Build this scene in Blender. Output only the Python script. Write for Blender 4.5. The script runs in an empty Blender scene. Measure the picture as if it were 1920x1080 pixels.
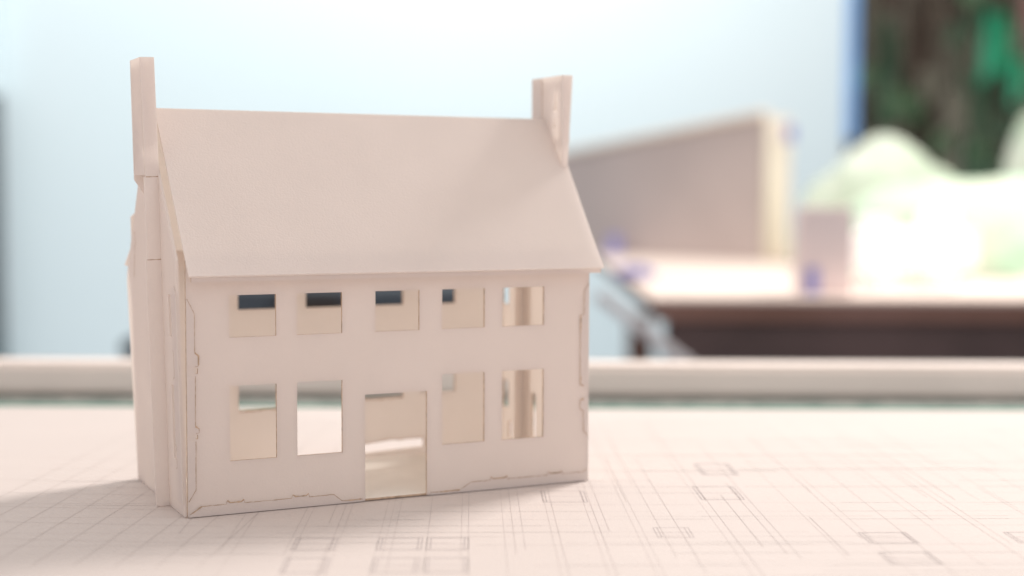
import bpy, bmesh, math, random
from mathutils import Matrix, Vector, noise
random.seed(4)
scn=bpy.context.scene
col=scn.collection
scn.view_settings.view_transform='Standard'
scn.view_settings.look='None'
scn.view_settings.exposure=0

# ---------------------------------------------------------------- materials
def mat(name,c,rough=.8,var=.0,vscale=6,bump=0,bscale=800,trans=0,emit=0,spec=.2,c2=None):
    m=bpy.data.materials.new(name); m.use_nodes=True
    nt=m.node_tree; nt.nodes.clear()
    out=nt.nodes.new('ShaderNodeOutputMaterial')
    b=nt.nodes.new('ShaderNodeBsdfPrincipled')
    b.inputs['Roughness'].default_value=rough
    b.inputs['Specular IOR Level'].default_value=spec
    tc=nt.nodes.new('ShaderNodeTexCoord')
    n=nt.nodes.new('ShaderNodeTexNoise'); n.inputs['Scale'].default_value=vscale; n.inputs['Detail'].default_value=5
    nt.links.new(tc.outputs['Object'],n.inputs['Vector'])
    r=nt.nodes.new('ShaderNodeValToRGB')
    if c2 is None:
        a=[max(0,x*(1-var)) for x in c]; d=[min(1,x*(1+var)) for x in c]
    else: a=list(c); d=list(c2)
    r.color_ramp.elements[0].position=.35; r.color_ramp.elements[1].position=.65
    r.color_ramp.elements[0].color=(*a,1); r.color_ramp.elements[1].color=(*d,1)
    nt.links.new(n.outputs['Fac'],r.inputs['Fac'])
    nt.links.new(r.outputs['Color'],b.inputs['Base Color'])
    if bump:
        n2=nt.nodes.new('ShaderNodeTexNoise'); n2.inputs['Scale'].default_value=bscale; n2.inputs['Detail'].default_value=3
        nt.links.new(tc.outputs['Object'],n2.inputs['Vector'])
        bp=nt.nodes.new('ShaderNodeBump'); bp.inputs['Strength'].default_value=bump; bp.inputs['Distance'].default_value=.0004
        nt.links.new(n2.outputs['Fac'],bp.inputs['Height'])
        nt.links.new(bp.outputs['Normal'],b.inputs['Normal'])
    if emit:
        b.inputs['Emission Strength'].default_value=emit
        b.inputs['Emission Color'].default_value=(*c,1)
    if trans:
        t=nt.nodes.new('ShaderNodeBsdfTranslucent')
        t.inputs['Color'].default_value=(.985,.935,.87,1)
        mx=nt.nodes.new('ShaderNodeMixShader'); mx.inputs[0].default_value=trans
        nt.links.new(b.outputs[0],mx.inputs[1]); nt.links.new(t.outputs[0],mx.inputs[2])
        nt.links.new(mx.outputs[0],out.inputs[0])
    else: nt.links.new(b.outputs[0],out.inputs[0])
    return m

M_card=mat('card',(.92,.85,.832),var=.014,vscale=30,bump=.6,bscale=1100,trans=.45,rough=.9)
M_base=mat('card_base',(.93,.87,.80),var=.02,vscale=30,rough=.9)
M_edge=mat('burnt_edge',(.60,.44,.32),var=.25,vscale=300,rough=.9)
M_seam=mat('seam_line',(.56,.41,.30),c2=(.40,.26,.17),vscale=160,rough=.9)
M_sheet=mat('tracing_paper',(.70,.612,.575),var=.02,vscale=5,bump=.2,bscale=500,rough=.75)
M_ink=mat('pencil',(.565,.495,.475),var=.06,vscale=40,rough=.9)
M_ink2=mat('pencil_dark',(.36,.31,.32),var=.15,vscale=40,rough=.9)
M_board=mat('board',(.70,.61,.57),var=.03)
M_green=mat('green_mat',(.06,.20,.15),var=.2,vscale=30)
M_felt_shade=mat('felt_gap_shade',(.17,.20,.18),c2=(.36,.36,.33),vscale=70,rough=.95)  # felt tone darkened to carry the shadow in the gap before the rail
M_rail=mat('rail',(.93,.82,.76),var=.03,vscale=8)
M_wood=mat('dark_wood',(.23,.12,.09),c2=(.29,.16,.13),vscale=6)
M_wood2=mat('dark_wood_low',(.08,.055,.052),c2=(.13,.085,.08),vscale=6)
M_wood3=mat('charcoal_door',(.045,.035,.032),c2=(.06,.048,.042),vscale=6)
M_top=mat('pale_top',(.78,.65,.58),var=.03)
M_wall=mat('wall_paint',(.80,.90,.92),c2=(.82,.91,.93),vscale=1.0,rough=.7)
M_blue=mat('blue_tape',(.25,.47,.82),var=.1)
M_blue2=mat('faded_blue_tape',(.30,.30,.60),var=.1)
M_grey=mat('grey_board',(.61,.52,.49),var=.04,vscale=5)
M_cream=mat('cream_board',(.92,.82,.70),var=.03)
M_lilac=mat('lilac_card',(.84,.71,.69),var=.05)
M_white_glow=mat('white_foam_glow',(.96,.95,.92),var=.02,emit=.25)  # slight emission added so the foam looks strongly lit
M_mint=mat('mint_fabric',(.52,.64,.47),c2=(.72,.76,.66),vscale=9)
M_peach=mat('peach_fabric',(.70,.74,.60),c2=(.46,.72,.52),vscale=7)
M_dark=mat('workshop_dark',(.22,.18,.14),c2=(.34,.29,.22),vscale=6)  # far workshop and rack cloth tones lifted to imitate haze
M_dgreen=mat('dark_green',(.12,.22,.14),c2=(.25,.34,.22),vscale=12)
M_khaki=mat('khaki',(.32,.29,.22),c2=(.55,.50,.40),vscale=12)
M_moss=mat('moss',(.18,.34,.18),c2=(.38,.48,.30),vscale=12)
M_emer=mat('emerald',(.05,.46,.24),c2=(.14,.68,.40),vscale=8)
M_rose=mat('rose',(.50,.26,.24),c2=(.6,.34,.30),vscale=8)
M_slate=mat('slate',(.06,.07,.085),c2=(.08,.09,.105),vscale=3)
M_brown=mat('brown',(.16,.12,.09),c2=(.26,.19,.15),vscale=6)
M_floor=mat('floor',(.35,.42,.48),var=.08,vscale=2)
M_post=mat('post',(.12,.15,.16),var=.1)
M_beige=mat('beige_strut',(.70,.66,.66),var=.05)

# ---------------------------------------------------------------- helpers
def obj(name,mesh,parent=None,M=None):
    o=bpy.data.objects.new(name,mesh); col.objects.link(o)
    if parent: o.parent=parent
    if M is not None: o.matrix_basis=M
    return o
def empty(name,loc,label,cat,rz=0):
    o=bpy.data.objects.new(name,None); o.empty_display_size=.02; col.objects.link(o)
    o.location=loc; o.rotation_euler[2]=rz; o['label']=label; o['category']=cat
    return o
def boxes(name,lst,mats,parent=None,bev=.002):
    """lst: (x0,x1,y0,y1,z0,z1[,matindex]) in parent coords"""
    bm=bmesh.new()
    for b in lst:
        mi=b[6] if len(b)>6 else 0
        M=Matrix.Translation(((b[0]+b[1])/2,(b[2]+b[3])/2,(b[4]+b[5])/2))@Matrix.Diagonal((b[1]-b[0],b[3]-b[2],b[5]-b[4],1))
        t=bmesh.new(); bmesh.ops.create_cube(t,size=1,matrix=M)
        if bev:
            bv=min(bev,.3*min(b[1]-b[0],b[3]-b[2],b[5]-b[4]))
            bmesh.ops.bevel(t,geom=t.edges[:],offset=bv,segments=2,affect='EDGES')
        for f in t.faces: f.material_index=mi
        me=bpy.data.meshes.new('t'); t.to_mesh(me); t.free(); bm.from_mesh(me); bpy.data.meshes.remove(me)
    me=bpy.data.meshes.new(name); bm.to_mesh(me); bm.free()
    for m in mats: me.materials.append(m)
    return obj(name,me,parent)
def panel_mesh(outline,holes,t,M,edge=True):
    cu=bpy.data.curves.new('c','CURVE'); cu.dimensions='2D'; cu.fill_mode='BOTH'; cu.extrude=t/2
    for pts in [outline]+holes:
        s=cu.splines.new('POLY'); s.points.add(len(pts)-1)
        for i,p in enumerate(pts): s.points[i].co=(p[0],p[1],0,1)
        s.use_cyclic_u=True
    o=bpy.data.objects.new('c',cu); col.objects.link(o)
    dg=bpy.context.evaluated_depsgraph_get(); dg.update()
    me=bpy.data.meshes.new_from_object(o.evaluated_get(dg))
    bpy.data.objects.remove(o)
    idx=[1 if (edge and abs(p.normal.z)<.5) else 0 for p in me.polygons]
    me.materials.clear(); me.materials.append(M_card); me.materials.append(M_edge)
    for p,i in zip(me.polygons,idx): p.material_index=i; p.use_smooth=False
    me.transform(M)
    return me
def join(name,meshes,parent,mats=None):
    bm=bmesh.new()
    for m in meshes: bm.from_mesh(m)
    me=bpy.data.meshes.new(name); bm.to_mesh(me); bm.free()
    for m in (mats or meshes[0].materials): me.materials.append(m)
    return obj(name,me,parent)
def basis(u,v,o):
    u=Vector(u);v=Vector(v);w=u.cross(v)
    M=Matrix.Identity(4)
    for i in range(3): M[i][0]=u[i];M[i][1]=v[i];M[i][2]=w[i];M[i][3]=o[i]
    return M
def R(x0,x1,y0,y1): return [(x0,y0),(x1,y0),(x1,y1),(x0,y1)]
def ribbon(bm,pts,w,mi=0):
    """flat ribbon in local xy"""
    for a,b in zip(pts[:-1],pts[1:]):
        a=Vector((*a,0));b=Vector((*b,0)); d=(b-a)
        if d.length<1e-6: continue
        d.normalize(); n=Vector((-d.y,d.x,0))*w/2; e=d*w*.45
        vs=[bm.verts.new(p) for p in (a-e-n,b+e-n,b+e+n,a-e+n)]
        bm.faces.new(vs).material_index=mi
def ribbons(name,polys,w,M,parent,m):
    """uneven scorched line: one connected strip per polyline"""
    for p in polys:
        q=[]
        for a,b in zip(p[:-1],p[1:]):
            a=Vector(a);b=Vector(b); n=max(1,int((b-a).length/.0012))
            q+=[a.lerp(b,i/n) for i in range(n)]
        q.append(Vector(p[-1]))
        bm=bmesh.new(); prev=None
        for i,c in enumerate(q):
            d=(q[min(i+1,len(q)-1)]-q[max(i-1,0)]); d.normalize(); n=Vector((-d.y,d.x))
            c=c+n*random.uniform(-.00006,.00006); ww=w*random.uniform(.45,1.45)/2
            cur=(bm.verts.new((c.x-n.x*ww,c.y-n.y*ww,0)),bm.verts.new((c.x+n.x*ww,c.y+n.y*ww,0)))
            if prev: bm.faces.new((prev[0],cur[0],cur[1],prev[1]))
            prev=cur
        me=bpy.data.meshes.new(name); bm.to_mesh(me); bm.free(); me.transform(M); me.materials.append(m)
        obj(name,me,parent)

# ---------------------------------------------------------------- house
W,D,He,Hr,oy,ox,T=.2,.098,.1059,.1803,.0069,.0032,.0011
yaw=.45547
H=empty('paper_model_house',(-.14144,.6332,.0004),'off-white card model house with gabled roof and two chimneys','model house',yaw)
al=math.atan2(Hr-He,D/2+oy); sl=math.hypot(Hr-He,D/2+oy)
Hw=He+oy*math.tan(al)-.0022
win=[(.0955,.202),(.250,.357),(.438,.547),(.605,.715),(.762,.874)]
hol=[R(a*W,b*W,.0785,.0971) for a,b in win]+[R(a*W,b*W,.0236,.0569) for i,(a,b) in enumerate(win) if i!=2]
hol+=[R(.019*W,.025*W,.0632,.0655),R(.019*W,.024*W,.0345,.0362)]
dx0,dx1=.412*W,.566*W
out=[(0,0),(dx0,0),(dx0,.0495),(dx1,.0495),(dx1,0),(W,0),(W,Hw),(0,Hw)]
join('facade_wall',[panel_mesh(out,hol,T,basis((1,0,0),(0,0,1),(0,T/2,0)))],H)['label']='front card wall with nine window openings and doorway'
# rear wall
bh=[R(.25*W,.35*W,.031,.06),R(.555*W,.70*W,.0328,.06),R(.752*W,.852*W,.034,.06),[(.56*W,.0032),(.66*W,.0042),(.76*W,.0050),(.76*W,.0098),(.66*W,.0098),(.56*W,.0078)]]
bh+=[R(a*W,b*W,.0825,.104) for a,b in ((.25,.35),(.43,.53),(.605,.70),(.752,.852))]
o2=[(0,0),(.40*W,0),(.40*W,.062),(.54*W,.062),(.54*W,0),(W,0),(W,Hw),(0,Hw)]
join('rear_wall',[panel_mesh(o2,bh,T,basis((1,0,0),(0,0,1),(0,D-T/2,0)))],H)
BMx=basis((1,0,0),(0,0,1),(0,D-T-.0002,0))
for a,b,z in ((.25,.35,.031),(.555,.70,.0328),(.56,.76,.0104)):
    pts=[]; n_=9
    for i in range(n_+1):
        pts.append(((a+(b-a)*i/n_)*W,z-.0005+random.uniform(-.0006,.0003)))
    ribbons('scorch_mark',[pts],.0004,BMx,H,M_edge)
# gables
ga=[(T+.0002,0),(D-T-.0002,0),(D-T-.0002,Hw),(D/2,Hw+(D/2-T)*math.tan(al)),(T+.0002,Hw)]
gw=[(T+.0002,0),(D+.0005,0),(D+.009,.098),(D+.007,.103),(D/2,Hw+(D/2-T)*math.tan(al)),(T+.0002,Hw)]
gl=[R(.0135,.0175,.0785,.0971),R(.0135,.0175,.0236,.0569)]
lean=Matrix.Rotation(math.radians(-1.4),4,'Y')
lean2=Matrix.Rotation(math.radians(-1.85),4,'Y')
join('gable_wall',[panel_mesh(gw,gl,T,lean@basis((0,1,0),(0,0,1),(-T/2,0,0)),False)],H)
# stepped outer card layers on the gable
lay=[(.0015,.006),(.011,.006),(.011,.020),(.0095,.021),(.0095,.030),(.011,.031),(.011,.060),(.009,.061),(.009,.072),(.0108,.073),(.0108,.098),(.006,.1015),(.0015,.096)]
join('locking_tab',[panel_mesh(lay,[],.0004,lean@basis((0,1,0),(0,0,1),(-T-.0003,0,0)),False)],H)
LM=lean@basis((0,-1,0),(0,0,1),(-T-.0006,0,0))
ribbons('seam',[[(-.011,.060),(-.009,.061),(-.009,.072),(-.0108,.073)],[(-.011,.020),(-.0095,.021),(-.0095,.030),(-.011,.031)]],.0003,LM,H,M_seam)
LM=lean@basis((0,-1,0),(0,0,1),(-T-.0002,0,0))
ribbons('seam',[[(-.101,.104),(-.0985,.110),(-.0975,.118),(-.0945,.120),(-.0955,.126)]],.0005,LM@Matrix.Translation((.012,-.003,0)),H,M_seam)
gr=[R(.084,.0878,.008,.0172),R(.0555,.0598,.013,.036),R(.0885,.0964,.0245,.0395),R(.0885,.0964,.0815,.0971)]
join('gable_wall',[panel_mesh(ga,gr,T,basis((0,1,0),(0,0,1),(W-T/2,0,0)))],H)
# fireplace surround inside
join('fireplace',[panel_mesh(R(.0,.016,0,.095),[],.0006,basis((0,1,0),(0,0,1),(W-.0022,.062,.001)),False),
  panel_mesh(R(.0,.0045,0,.095),[],.0006,basis((0,1,0),(0,0,1),(W-.0030,.0655,.001)),False)],H)
fp=join('floor_panel',[panel_mesh(R(T,W-T,T*.2,D-T),[],.0009,basis((1,0,0),(0,1,0),(0,0,.0006)))],H,[M_base,M_edge])
# roofs
t2=.0012
ca,sa=math.cos(al),math.sin(al)
rf=join('roof',[panel_mesh([(-.0008,0),(W+ox,0),(W+ox,sl),(-.0024,sl)],[],t2,basis((1,0,0),(0,ca,sa),(.0006,-oy,He)),False),
  panel_mesh([(0,0),(W+ox+.0055,0),(W+ox+.0035,.012),(W+ox+.006,.030),(W+ox+.0028,.034),(W+ox+.0022,sl),(0,sl)],[],t2,basis((-1,0,0),(0,-ca,sa),(W+ox+.0006,D+oy,He)),False)],H)
rf['label']='steep smooth card gable roof'
join('fascia',[panel_mesh(R(0,W+ox-.001,0,.0022),[],.0009,basis((1,0,0),(0,0,1),(.001,-oy+.0016,He-.0024)))],H)
# chimneys
Hc=.2022
def fin(y,prof,Mx): # profile in X,Z at Y=y
    return panel_mesh(prof,[],T,Mx@basis((1,0,0),(0,0,1),(0,y,0)),False)
lp=[(-.0004,0),(-.0072,0),(-.0070,.1120),(-.0062,.1122),(-.0062,.1490),(-.0054,.1492),(-.0056,Hc),(0.0006,Hc),(.0006,.12),(0,.115)]
Lm=lean2
ch=[fin(.030,lp,Lm),fin(.0515,[(-.001,.140),(-.0060,.148),(-.0054,Hc),(.0006,Hc)],Lm),
    panel_mesh(R(.0306,.0509,.150,Hc),[],T,Lm@basis((0,1,0),(0,0,1),(-.0051,0,0)),False),
    panel_mesh(R(.0306,.0509,.165,Hc),[],T,Lm@basis((0,1,0),(0,0,1),(.0002,0,0)),False)]
c=join('chimney',ch,H); c['label']='tall slim card chimney, slightly leaning'
seam=[[(-.0054,.1492),(.0004,.1492)],[(-.0066,.1121),(0,.1121)]]
ribbons('seam',seam,.0003,Lm@basis((1,0,0),(0,0,1),(0,.030-T/2-.00015,0)),H,M_seam)
I4=Matrix.Identity(4)
rp=[(W+.0002,0),(W+.0012,0),(W+.0016,.13),(W+.0058,Hc),(W-.0002,Hc),(W+.0002,.12)]
hs=[[(.0362,.197),(.0400,.185),(.0362,.183)],R(.0370,.0395,.1752,.1774),R(.0370,.0390,.1785,.1800)]
ch=[fin(.030,rp,I4),fin(.063,rp,I4),
    panel_mesh(R(.0306,.0624,.14,Hc),hs,T,basis((0,1,0),(0,0,1),(W+.0006,0,0)),False),
    panel_mesh(R(.0306,.0624,.168,Hc-.0004),[R(.034,.042,.172,.198)],T,basis((0,1,0),(0,0,1),(W+.0042,0,0)),False)]
c=join('chimney',ch,H); c['label']='short flat-sided card chimney with small punched holes'
pl=join('cover_strip',[panel_mesh(R(.0520,.0625,.165,Hc-.0001),[],.0005,basis((0,1,0),(0,0,1),(W-.00025,0,0)),False)],c)
ribbons('seam',[[(-.0518,.1765),(-.0518,Hc-.001)]],.00028,basis((0,-1,0),(0,0,1),(W-.0001,0,0)),H,M_seam)
# interlocking tabs: thin raised plates with scorched edges
tp=.0004
FM=basis((1,0,0),(0,0,1),(0,-tp-.0001,0))
TM=basis((1,0,0),(0,0,1),(0,-tp/2-.00002,0))
S=lambda L:[(a*W,b) for a,b in L]
b1=S([(.004,.0012),(.03,.0045),(.085,.0045),(.087,.0060),(.093,.0050),(.12,.0050),(.125,.0060),(.127,.0045),(.235,.0045),(.237,.0060),(.243,.0050),(.27,.0050),(.275,.0060),(.277,.0045),(.335,.0045),(.355,.0012),(.405,.0012)])
b2=S([(.575,.0012),(.65,.0012),(.68,.0045),(.73,.0045),(.732,.0060),(.738,.0050),(.77,.0050),(.775,.0060),(.777,.0045),(.885,.0045),(.887,.0060),(.893,.0050),(.92,.0050),(.925,.0060),(.927,.0045),(.985,.0045),(.996,.0058)])
l1=S([(.002,.096),(.018,.0895),(.018,.072),(.026,.071),(.026,.0665),(.019,.0665)]);l2=S([(.019,.0622),(.018,.040),(.026,.039),(.026,.0372),(.019,.037)]);l3=S([(.019,.0335),(.018,.012),(.002,.007)])
r1=S([(.998,.098),(.985,.0945),(.985,.083),(.975,.0825),(.975,.048),(.985,.0475)]);r2=S([(.985,.041),(.975,.0405),(.975,.036),(.985,.035),(.985,.025),(.998,.0225)])
plates=[S([(.004,0)])+b1+S([(.405,0)]),S([(.575,0)])+b2+S([(.996,0)]),
  S([(.001,.096)])+l1+S([(.001,.0665)]),S([(.001,.0622)])+l2+S([(.001,.037)]),S([(.001,.0335)])+l3,
  S([(.999,.098)])+r1+S([(.999,.0475)]),S([(.999,.041)])+r2]
for p in plates: join('locking_tab',[panel_mesh(p,[],tp,TM,False)],H)
ribbons('seam',[b1,b2,l1,l2,l3,r1,r2],.00024,FM,H,M_seam)
for a,b,z in ((.087,.125,.0061),(.237,.275,.0061),(.732,.775,.0061),(.887,.925,.0061)):
    ribbons('scorch_mark',[S([(a,z),(a+.007,z-.0009),(b-.006,z-.0009),(b,z)])],.0006,FM@Matrix.Translation((0,0,.0001)),H,M_edge)
for p in (S([(.975,.082),(.975,.074)]),S([(.976,.052),(.975,.0482),(.984,.0476)]),S([(.985,.041),(.976,.0405)]),S([(.018,.0725),(.026,.071),(.026,.067)]),S([(.018,.0402),(.026,.039)]),S([(.01,.0018),(.03,.0045)]),S([(.36,.0012),(.40,.0012)]),S([(.60,.0012),(.65,.0012)])):
    ribbons('scorch_mark',[p],.0006,FM@Matrix.Translation((0,0,.0001)),H,M_edge)

# ---------------------------------------------------------------- main table
T1=empty('drawing_table',(0,.7,-.75),'pale wooden work table with raised drawing board','table')
def rel(L,o): return [(a-o[0],b-o[0],c-o[1],d-o[1],e-o[2],f-o[2])+tuple(r) for a,b,c,d,e,f,*r in L]
oo=(0,.7,-.75)
boxes('table_top',rel([(-1.3,1.3,-.15,1.35,-.045,-.0125)],oo),[M_felt_shade],T1)
boxes('drawing_board',rel([(-1.25,1.25,-.1,.9675,-.012,-.0006)],oo),[M_board],T1,.001)
for x in (-1.2,1.2):
    for y in (-.08,1.28):
        boxes('leg',rel([(x-.03,x+.03,y-.03,y+.03,-.75,-.046)],oo),[M_wood],T1)
gm=boxes('cutting_mat',[(-1.25,1.25,.969,.984,-.0122,-.0012)],[M_green],None,.001)
gm['label']='green cutting mat strip behind the drawing board'; gm['category']='cutting mat'
ra=empty('foam_board_rail',(0,1.12,-.0122),'long pale cream foam board strip lying on the table','board')
boxes('strip',rel([(-1.28,1.28,1.10,1.135,-.012,.0130)],(0,1.12,-.0122)),[M_rail],ra,.004)
# drawing sheet
sh=boxes('architectural_drawing',[(-1.2,1.2,-.05,.962,-.0005,0)],[M_sheet],None,0)
sh['label']='large pinkish-white sheet of pencilled floor plans on the table'; sh['category']='drawing'
bm=bmesh.new()
def rot(p,a,c=(0,.65)):
    x,y=p[0]-c[0],p[1]-c[1]; return (c[0]+x*math.cos(a)-y*math.sin(a),c[1]+x*math.sin(a)+y*math.cos(a))
a0=math.radians(1.6)
def ln(p,q,w=.0003,a=a0,mi=0): ribbon(bm,[rot(p,a),rot(q,a)],w,mi)
xs=[-.118,-.113,-.092,-.089,-.075,-.072,-.056,-.053,-.050,-.036,-.022,-.019,-.004,.0,.004,.016,.019,.034,.037,.052,.055,.063,.071,.088,.092,.108,.112,.13,.145,.149,.165,.18,.2,.204,.23,.25,.28]
for x in xs:
    ya=random.uniform(.48,.60); yb=random.uniform(.70,.93)
    ln((x,ya),(x,yb),random.choice([.0001,.00013,.00016]))
for i in range(30):
    x=random.uniform(-.15,.42); ya=random.uniform(.53,.78); ln((x,ya),(x,ya+random.uniform(.03,.18)),random.choice([.0001,.00014,.0002]))
for y in [.530,.538,.545,.555,.561,.574,.588,.592,.602,.61,.622,.634,.64,.650,.664,.668,.69,.705,.72,.745,.75,.77,.79,.82,.84,.87,.9]:
    for k in range(5):
        x0=random.uniform(-.25,.3); ln((x0,y),(x0+random.uniform(.03,.14),y),random.choice([.00012,.00016]) if y<.7 else .0003)
def sym(x0,x1,y0,y1,n=2,w=.0002):
    for i in range(n):
        e=i*.0016
        ln((x0+e,y0),(x0+e,y1),w,mi=1); ln((x1-e,y0),(x1-e,y1),w,mi=1)
    ln((x0,y0),(x1,y0),w*1.6,mi=1); ln((x0,y1),(x1,y1),w*1.6,mi=1); ln((x0,(y0+y1)/2),(x1,(y0+y1)/2),w*.8,mi=1)
    ln((x0,y0+.004),(x1,y0+.004),w*.7)
sym(-.09,-.073,.580,.600); sym(-.056,-.038,.580,.600); sym(-.036,-.019,.580,.600)
sym(-.09,-.073,.545,.567); sym(-.056,-.038,.545,.567); sym(-.036,-.019,.545,.567)
sym(.0155,.036,.670,.695); sym(.09,.11,.675,.705,2); sym(.146,.166,.590,.608); sym(.208,.228,.590,.608); sym(.145,.165,.555,.574)
sym(.06,.075,.60,.618,2,.00014); sym(.10,.118,.735,.765,2,.0003)
for i in range(9):
    x=-.24+i*.016; ln((x,.54),(x,.60+random.uniform(.1,.3)),.00018,math.radians(-4))
for i in range(7):
    ln((-.3,.58+i*.03),(-.12,.58+i*.03),.00018,math.radians(-4))
me=bpy.data.meshes.new('pencil_lines'); bm.to_mesh(me); bm.free(); me.materials.append(M_ink); me.materials.append(M_ink2)
me.transform(Matrix.Translation((0,0,.00012)))
obj('pencil_lines',me,sh)

# ---------------------------------------------------------------- background
fl=boxes('floor',[(-8,8,-3,9,-.8,-.75)],[M_floor],None,0); fl['kind']='structure'
wl=boxes('wall',[(-1.735,1.13,5,5.06,-.75,2.6)],[M_wall],None,.004)
wl['label']='pale cyan painted partition wall, brightly lit'; wl['category']='wall'
b=boxes('blue_trim',[(1.131,1.165,4.985,5.065,.32,2.6)],[M_blue],wl,.003)
ps=boxes('post',[(-1.80,-1.737,4.9,5.0,-.75,.46),(-1.80,-1.737,4.92,5.0,.46,2.6,1)],[M_post,M_wall],None)
ps['label']='dark upright post at the end of the wall'; ps['category']='post'
w2=boxes('wall',[(-4,-1.81,5,5.06,-.75,2.6)],[M_wall],None); w2['label']='pale cyan painted wall beyond the post'; w2['category']='wall'
wd=boxes('wall',[(1.17,4,6.9,6.96,-.75,2.6)],[M_dark],None); wd['label']='dark brown workshop wall'; wd['category']='wall'

T2=empty('work_bench',(.9,2.8,-.75),'work bench with pale top and dark brown edge','table')
oo=(.9,2.8,-.75)
boxes('bench_top',rel([(.19,1.7,1.99,3.75,-.006,0)],oo),[M_top],T2,.001)
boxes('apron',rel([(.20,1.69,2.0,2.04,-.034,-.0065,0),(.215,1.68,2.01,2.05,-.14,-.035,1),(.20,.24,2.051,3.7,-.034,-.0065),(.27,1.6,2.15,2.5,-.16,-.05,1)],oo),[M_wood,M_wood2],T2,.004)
for x in (.32,1.62):
    for y in (2.10,3.65):
        boxes('leg',rel([(x-.03,x+.03,y-.03,y+.03,-.75,-.161)],oo),[M_wood],T2)
# slanted strut
bm=bmesh.new(); bmesh.ops.create_cube(bm,size=1,matrix=Matrix.Translation((.192,1.93,-.052))@Matrix.Rotation(math.radians(37),4,'Y')@Matrix.Diagonal((.20,.02,.016,1)))
bmesh.ops.bevel(bm,geom=bm.edges[:],offset=.003,segments=2,affect='EDGES')
me=bpy.data.meshes.new('strut'); bm.to_mesh(me); bm.free(); me.materials.append(M_beige); me.transform(Matrix.Translation((-.9,-2.8,.75)))
obj('brace',me,T2)

# big model on bench
P=empty('cardboard_wall_model',(.5,3.1,0),'large grey card wall model with cream edge standing on the bench','model')
def prism(name,foot,zt,zb,m,parent,off):
    bm=bmesh.new(); n=len(foot)
    if not isinstance(zb,list): zb=[zb]*n
    lo=[bm.verts.new((x-off[0],y-off[1],z-off[2])) for (x,y),z in zip(foot,zb)]; hi=[bm.verts.new((x-off[0],y-off[1],z-off[2])) for (x,y),z in zip(foot,zt)]
    bm.faces.new(lo[::-1]); bm.faces.new(hi)
    for i in range(n): bm.faces.new((lo[i],lo[(i+1)%n],hi[(i+1)%n],hi[i]))
    bmesh.ops.recalc_face_normals(bm,faces=bm.faces[:])
    bmesh.ops.bevel(bm,geom=bm.edges[:],offset=.0015,segments=1,affect='EDGES')
    me=bpy.data.meshes.new(name); bm.to_mesh(me); bm.free(); me.materials.append(m)
    return obj(name,me,parent)
of=(.5,3.1,0)
prism('side_panel',[(.519,3.04),(.10,3.50),(.11,3.515),(.529,3.055)],[.300,.224,.224,.300],.001,M_grey,P,of)
prism('cap_strip',[(.514,3.034),(.096,3.494),(.113,3.521),(.535,3.061)],[.313,.237,.237,.313],[.301,.225,.225,.301],M_cream,P,of)
prism('end_panel',[(.522,3.035),(.605,3.2),(.595,3.21),(.532,3.055)],[.300,.306,.306,.300],.001,M_cream,P,of)
boxes('blue_tape',rel([(.575,.595,3.10,3.115,.25,.285)],of),[M_blue2],P)
boxes('blue_tape',rel([(.215,.245,3.29,3.31,.0,.045)],of),[M_blue2],P)
k=boxes('blue_clamp',[(.172,.240,2.42,2.46,.001,.014),(.185,.225,2.43,2.45,.014,.020)],[M_blue2],None,.004); k['label']='small blue clamp resting on the bench top'; k['category']='clamp'
Lb=empty('card_block',(.44,2.08,0),'upright pale pink card block with blue tape on the bench','block')
boxes('body',rel([(.404,.479,2.056,2.10,.001,.1225)],(.44,2.08,0)),[M_lilac],Lb)
boxes('blue_tape',rel([(.413,.431,2.052,2.0555,.001,.038)],(.44,2.08,0)),[M_blue2],Lb,.0005)
fb=boxes('foam_block',[(.513,.60,2.17,2.30,.001,.108),(.602,.703,2.18,2.31,.001,.118)],[M_white_glow],None,.03)
fb['label']='white stacked foam blocks with a faint added glow'; fb['category']='foam block'
def heap(name,loc,s,m,lab,cat,seed,amp=.25):
    bm=bmesh.new(); bmesh.ops.create_icosphere(bm,subdivisions=5,radius=1)
    for v in bm.verts:
        d=noise.noise(v.co*1.3+Vector((seed,0,0)))*amp+noise.noise(v.co*5+Vector((0,seed,0)))*amp*.25
        v.co*=1+d
        v.co=Vector((v.co.x*s[0],v.co.y*s[1],max(0,v.co.z)*s[2]))
    for f in bm.faces: f.smooth=True
    me=bpy.data.meshes.new(name); bm.to_mesh(me); bm.free(); me.materials.append(m)
    o=obj(name,me); o.location=loc; o['label']=lab; o['category']=cat; return o
heap('fabric_heap',(.755,2.95,.001),(.20,.16,.238),M_mint,'heap of pale mint crumpled cloth on the bench','cloth',1,.18)
heap('fabric_heap',(.82,2.6,.001),(.30,.14,.170),M_peach,'low heap of pale yellow and green cloth','cloth',5,.16)
heap('fabric_heap',(1.17,3.2,.001),(.12,.15,.33),M_mint,'tall bundle of pale green cloth on the bench','cloth',9,.12)
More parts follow.
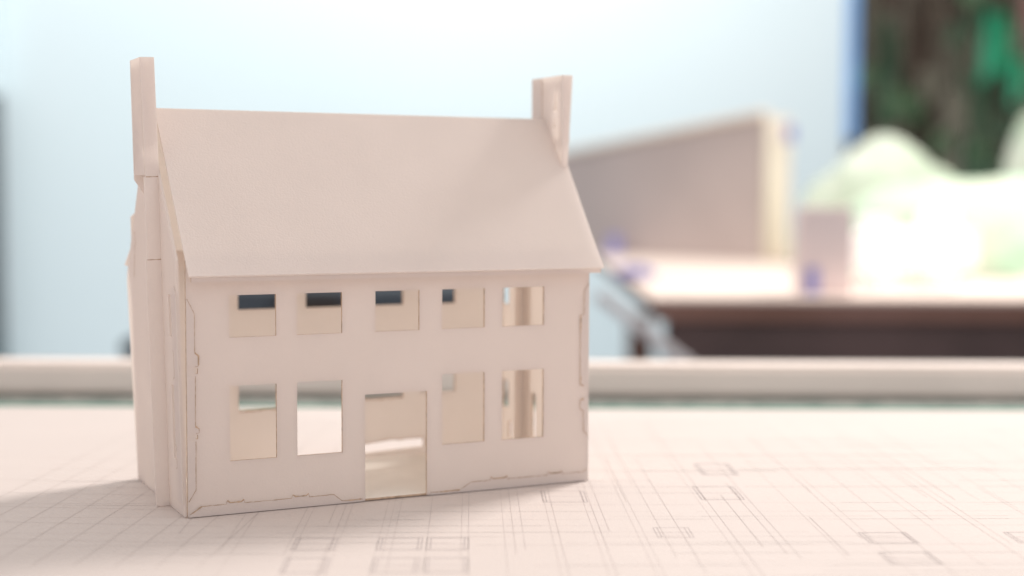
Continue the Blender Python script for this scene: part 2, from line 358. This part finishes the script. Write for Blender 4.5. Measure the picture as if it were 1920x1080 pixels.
# hanging cloths on a rack
SH=empty('clothes_rack',(2.2,6.3,-.75),'dark workshop rack with posts and top bar','rack')
of=(2.2,6.3,-.75)
boxes('frame',rel([(x,x+.06,6.28,6.34,-.75,1.5) for x in (1.42,1.95,2.6,3.2)]+[(1.40,3.3,6.28,6.34,1.5,1.55)],of),[M_dark],SH)
def cloth(x,y,w,z0,z1,m,lab,seed):
    bm=bmesh.new(); nx,nz=14,10; g=[]
    for j in range(nz+1):
        row=[]
        for i in range(nx+1):
            u=i/nx;v=j/nz; ww=w*(.75+.35*v+.15*noise.noise(Vector((v*3,seed,0))))
            row.append(bm.verts.new((x+(u-.5)*ww,y+.03*math.sin(u*14+seed)+.02*noise.noise(Vector((u*4,v*3,seed))),z1-(z1-z0)*v-.03*math.sin(u*5+seed)*v)))
        g.append(row)
    for j in range(nz):
        for i in range(nx): bm.faces.new((g[j][i],g[j+1][i],g[j+1][i+1],g[j][i+1])).smooth=True
    me=bpy.data.meshes.new('hanging_cloth'); bm.to_mesh(me); bm.free(); me.materials.append(m)
    o=obj('hanging_cloth',me); o['label']=lab; o['category']='cloth'; o['group']='cloths hanging on the workshop rack'
rx=1.36; i=0
seq=[M_dark,M_khaki,M_dgreen,M_brown,M_khaki,M_dgreen,M_dark,M_khaki,M_moss,M_brown]
lab={M_dark.name:'dark brown cloth hanging on the rack',M_khaki.name:'khaki cloth hanging on the rack',M_dgreen.name:'dark green cloth hanging on the rack',M_brown.name:'deep brown cloth hanging on the rack',M_moss.name:'mossy green cloth hanging on the rack',M_beige.name:'pale grey-beige cloth hanging on the rack'}
while rx<2.6:
    w_=random.uniform(.07,.17); m=seq[i%10]
    cloth(rx+w_/2,6.2+random.uniform(-.05,.05),w_,random.uniform(-.3,.3),random.uniform(.7,1.49),m,lab[m.name],i*1.7); rx+=w_*.9; i+=1
sc=[M_khaki,M_moss,M_brown,M_dgreen,M_khaki,M_moss,M_dark,M_moss]
for j in range(24):
    m=sc[j%8]; x=1.43+.033*j+random.uniform(-.04,.04); z=random.uniform(.2,.95)
    cloth(x,6.02+random.uniform(-.04,.04),random.uniform(.05,.13),z,z+random.uniform(.07,.17),m,lab[m.name],j*2.3)
cloth(1.93,5.9,.11,.60,.86,M_emer,'bright emerald green cloth hanging in front of the rack',2.2)
cloth(2.02,5.88,.06,.52,.68,M_emer,'bright emerald green cloth hanging in front of the rack',7.2)
cloth(2.10,5.95,.10,.80,1.1,M_rose,'small faded red cloth hanging in front of the rack',3.2)
# dark cabinet behind
CB=empty('low_cabinet',(-.3,2.55,-.75),'dark slate low cabinet with brown door standing on the floor','cabinet')
of=(-.3,2.55,-.75)
boxes('body',rel([(-.56,-.03,2.42,2.8,-.75,-.02)],of),[M_slate],CB,.006)
boxes('door',rel([(-.385,-.28,2.405,2.418,-.70,-.03)],of),[M_wood3],CB,.003)
boxes('door',rel([(-.55,-.40,2.405,2.418,-.70,-.03)],of),[M_slate],CB,.003)
st=boxes('stool',[(-.645,-.58,2.4,2.6,-.13,-.105)]+[(x,x+.02,y,y+.02,-.75,-.13) for x in (-.64,-.605) for y in (2.42,2.56)],[M_slate],None,.004)
st['label']='small dark slate stool beside the cabinet'; st['category']='stool'

# ---------------------------------------------------------------- light
w=bpy.data.worlds.new('World'); scn.world=w; w.use_nodes=True
nt=w.node_tree; bg=nt.nodes['Background']; bg.inputs[1].default_value=.86
tc=nt.nodes.new('ShaderNodeTexCoord'); sp=nt.nodes.new('ShaderNodeSeparateXYZ'); rp_=nt.nodes.new('ShaderNodeValToRGB')
nt.links.new(tc.outputs['Generated'],sp.inputs[0]); nt.links.new(sp.outputs['Z'],rp_.inputs[0]); nt.links.new(rp_.outputs[0],bg.inputs[0])
rp_.color_ramp.elements[0].position=0; rp_.color_ramp.elements[0].color=(.80,.755,.80,1)
rp_.color_ramp.elements[1].position=.75; rp_.color_ramp.elements[1].color=(1.0,.972,.93,1)
def area(name,loc,tgt,size,p,c):
    l=bpy.data.lights.new(name,'AREA'); l.shape='SQUARE'; l.size=size; l.energy=p; l.color=c
    o=bpy.data.objects.new(name,l); col.objects.link(o); o.location=loc
    o.rotation_euler=(Vector(tgt)-Vector(loc)).to_track_quat('-Z','Y').to_euler()
area('window_light',(1.2,2.2,1.6),(-.05,.7,0),.6,56,(1,.95,.90))
area('wall_fill',(.1,3.7,1.9),(.0,5,.75),.9,24,(.95,1,1))  # added fill lamp, unseen, brightens the wall centre
area('wall_fill',(-1.3,3.7,1.9),(-1.3,5,.5),.9,12,(.95,1,1))  # second added fill, unseen, lifts the left part of the wall

# ---------------------------------------------------------------- camera
cd=bpy.data.cameras.new('Camera'); cam=bpy.data.objects.new('Camera',cd); col.objects.link(cam)
cd.sensor_width=36; cd.lens=2746.9/1920*36; cd.clip_start=.01; cd.clip_end=100
cam.matrix_world=Matrix.Translation((0,0,.14367))@Matrix.Rotation(math.pi/2-.066,4,'X')@Matrix.Rotation(.00434,4,'Z')
cd.dof.use_dof=True; cd.dof.focus_distance=.655; cd.dof.aperture_fstop=3.6
scn.camera=cam
